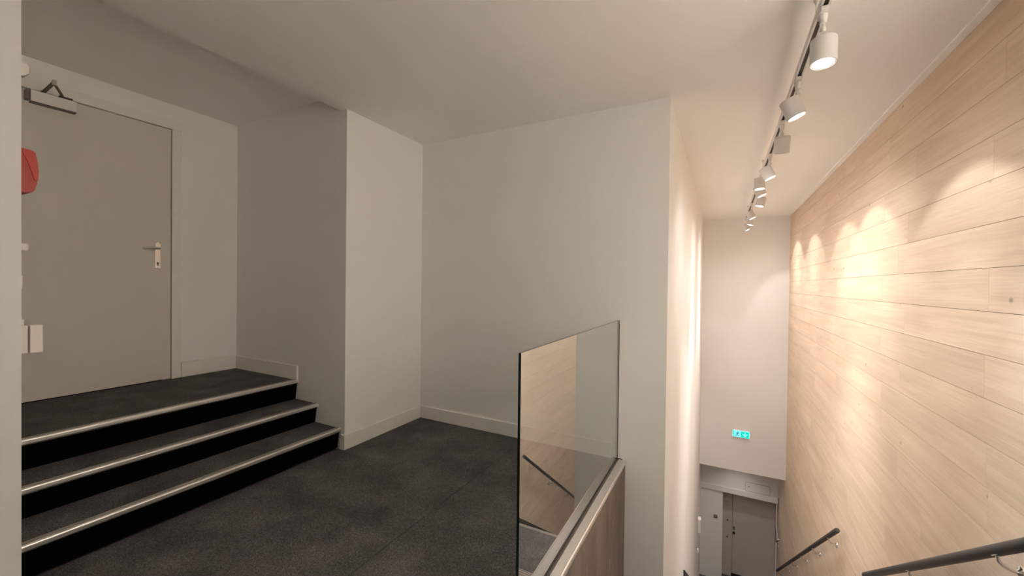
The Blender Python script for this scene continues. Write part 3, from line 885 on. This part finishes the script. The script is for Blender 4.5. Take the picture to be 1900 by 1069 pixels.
handrail((XR, 1.22, -0.979 - 0.712 * (1.22 - 2.257)), (XR, 4.05, -0.979 - 0.712 * (4.05 - 2.257)), (1.55, 2.40, 3.25, 3.95),
         'dark round handrail of the upper flight at the lower right corner')
handrail((XR, 4.885, -2.352), (XR, 9.15, -2.352 - 0.729 * (9.15 - 4.885)), (5.22, 5.97, 6.72, 7.47, 8.22, 8.97),
         'dark round handrail of the lower flight running down to the lower doorway')

# ------------------------------------------------------------------ lower hall details
hx0, hx1, hz0_, hz1_ = 0.512, 0.955, -4.315 + 0.02, -4.105
ht = tag(empty('access_hatch', ((hx0 + hx1) / 2, Y2, -4.2)), 'small flush access hatch with a round lock in the shaded wall band', 'hatch')
ox, oz = ht.location.x, ht.location.z
for (a, b_, c, d_) in ((hx0, hx1, hz1_ - 0.004, hz1_), (hx0, hx1, hz0_, hz0_ + 0.004), (hx0, hx0 + 0.004, hz0_ + 0.0042, hz1_ - 0.0042), (hx1 - 0.004, hx1, hz0_ + 0.0042, hz1_ - 0.0042)):
    new_obj('shadow_gap', bx(a - ox, b_ - ox, -0.0022, -0.0002, c - oz, d_ - oz), M_darkmetal, ht)
new_obj('hatch_panel', bbx(hx0 + 0.006 - ox, hx1 - 0.006 - ox, -0.006, -0.0002, hz0_ + 0.006 - oz, hz1_ - 0.006 - oz, 0.001, 1), M_wall, ht)
b = lathe([(0, 0), (0.017, 0), (0.017, 0.006), (0.010, 0.010), (0, 0.010)], 20)
xform(b, Matrix.Translation((0.575 - ox, -0.006, -4.185 - oz)) @ Matrix.Rotation(math.pi / 2, 4, 'X'))
new_obj('lock', b, M_steel, ht, True)

YD = Y2 + 0.30
d2 = struct(empty('door_2', (0.69, YD, ZLOW)), 'grey beige door in the recess at the foot of the stairs')
new_obj('door_leaf', bbx(0.300 - 0.69, 1.078 - 0.69, -0.035, -0.0005, 0.008, 2.06, 0.003), M_grey_door, d2)
new_obj('side_panel', bbx(0.1005 - 0.69, 0.290 - 0.69, -0.030, -0.0005, 0.0, 1.62, 0.002), M_grey_door, d2)
new_obj('side_panel', bbx(0.1005 - 0.69, 0.290 - 0.69, -0.030, -0.0005, 1.626, 2.06, 0.002), M_grey_door, d2)
lp = new_obj('lock_plate', bbx(0.306 - 0.69, 0.346 - 0.69, -0.043, -0.0355, 1.04, 1.12, 0.004), M_greyplastic, d2)
b = lathe([(0, 0), (0.024, 0), (0.024, 0.03), (0.018, 0.036), (0, 0.036)], 20)
xform(b, Matrix.Translation((0.326 - 0.69, -0.0355, 0.985)) @ Matrix.Rotation(math.pi / 2, 4, 'X'))
new_obj('knob', b, M_dark, d2, True)
for zz in (1.22, 0.85):
    b = lathe([(0, 0), (0.015, 0), (0.013, 0.008), (0, 0.008)], 16)
    xform(b, Matrix.Translation((0.20 - 0.69, -0.0303, zz)) @ Matrix.Rotation(math.pi / 2, 4, 'X'))
    new_obj('lock_cylinder', b, M_dark, d2, True)
new_obj('threshold_brush', bbx(0.285 - 0.69, 0.66 - 0.69, -0.062, -0.0355, 0.004, 0.085, 0.003), M_dark, d2)

cp = tag(empty('control_plate', (-0.035, Y2 + 0.02, -5.00)), 'small square grey control plate on the side panel near the lower door', 'wall plate')
new_obj('plate', bbx(-0.035, 0.035, -0.010, -0.0003, -0.035, 0.035, 0.003), M_greyplastic, cp)
new_obj('button', bbx(-0.012, 0.012, -0.013, -0.0102, -0.012, 0.012, 0.001, 1), M_steel, cp)

cd = tag(empty('conduit_pipe', (1.072, Y2 + 0.012, -4.42)), 'white conduit pipe running down beside the lower door', 'pipe')
px0, py0 = 0.0, 0.0
new_obj('pipe', tube([(0, 0, 0.0), (0, 0, -0.42), (0.004, -0.004, -0.50), (0.016, -0.012, -0.58), (0.016, -0.012, -0.74)], 0.012, 12), M_plastic, cd, True)
new_obj('coupling', tube([(0.016, -0.012, -0.7402), (0.016, -0.012, -0.80)], 0.015, 14), M_greyplastic, cd, True)
new_obj('pipe', tube([(0.004, 0, -0.8002), (0.0, 0, -0.90), (0, 0, -1.94)], 0.012, 12), M_plastic, cd, True)

for i, z in enumerate((-5.03, -5.10, -5.17)):
    lab = ('topmost of three tiny chrome hooks on the oak wall beside the conduit', 'middle of three tiny chrome hooks on the oak wall beside the conduit', 'lowest of three tiny chrome hooks on the oak wall beside the conduit')[i]
    h = tag(empty('wall_hook', (XW, 9.50, z)), lab, 'hook', 'chrome hooks by the lower door')
    b = lathe([(0, 0), (0.013, 0), (0.011, 0.004), (0, 0.004)], 14); xform(b, Matrix.Translation((-0.0002, 0, 0)) @ Matrix.Rotation(-math.pi / 2, 4, 'Y'))
    new_obj('rose', b, M_chrome, h, True)
    new_obj('peg', tube([(-0.0042, 0, 0), (-0.03, 0, -0.004), (-0.036, 0, 0.006)], 0.006, 10), M_chrome, h, True)

lb = tag(empty('notice_box', (XL, 8.50, -4.62)), 'tall narrow white wall box low on the left stairwell wall', 'wall box')
new_obj('housing', bbx(0.0004, 0.05, -0.06, 0.06, -0.13, 0.13, 0.004), M_plastic, lb)
new_obj('front_cover', bbx(0.0502, 0.054, -0.052, 0.052, -0.12, 0.12, 0.002), M_plastic, lb)
ls = tag(empty('push_button', (XL, 8.46, -5.11)), 'tiny white push button below the narrow wall box', 'button')
new_obj('plate', bbx(0.0004, 0.02, -0.03, 0.03, -0.035, 0.035, 0.004), M_plastic, ls)
b = lathe([(0, 0), (0.014, 0), (0.012, 0.008), (0, 0.008)], 16); xform(b, Matrix.Translation((0.0202, 0, 0)) @ Matrix.Rotation(math.pi / 2, 4, 'Y'))
new_obj('button', b, M_lampring, ls, True)
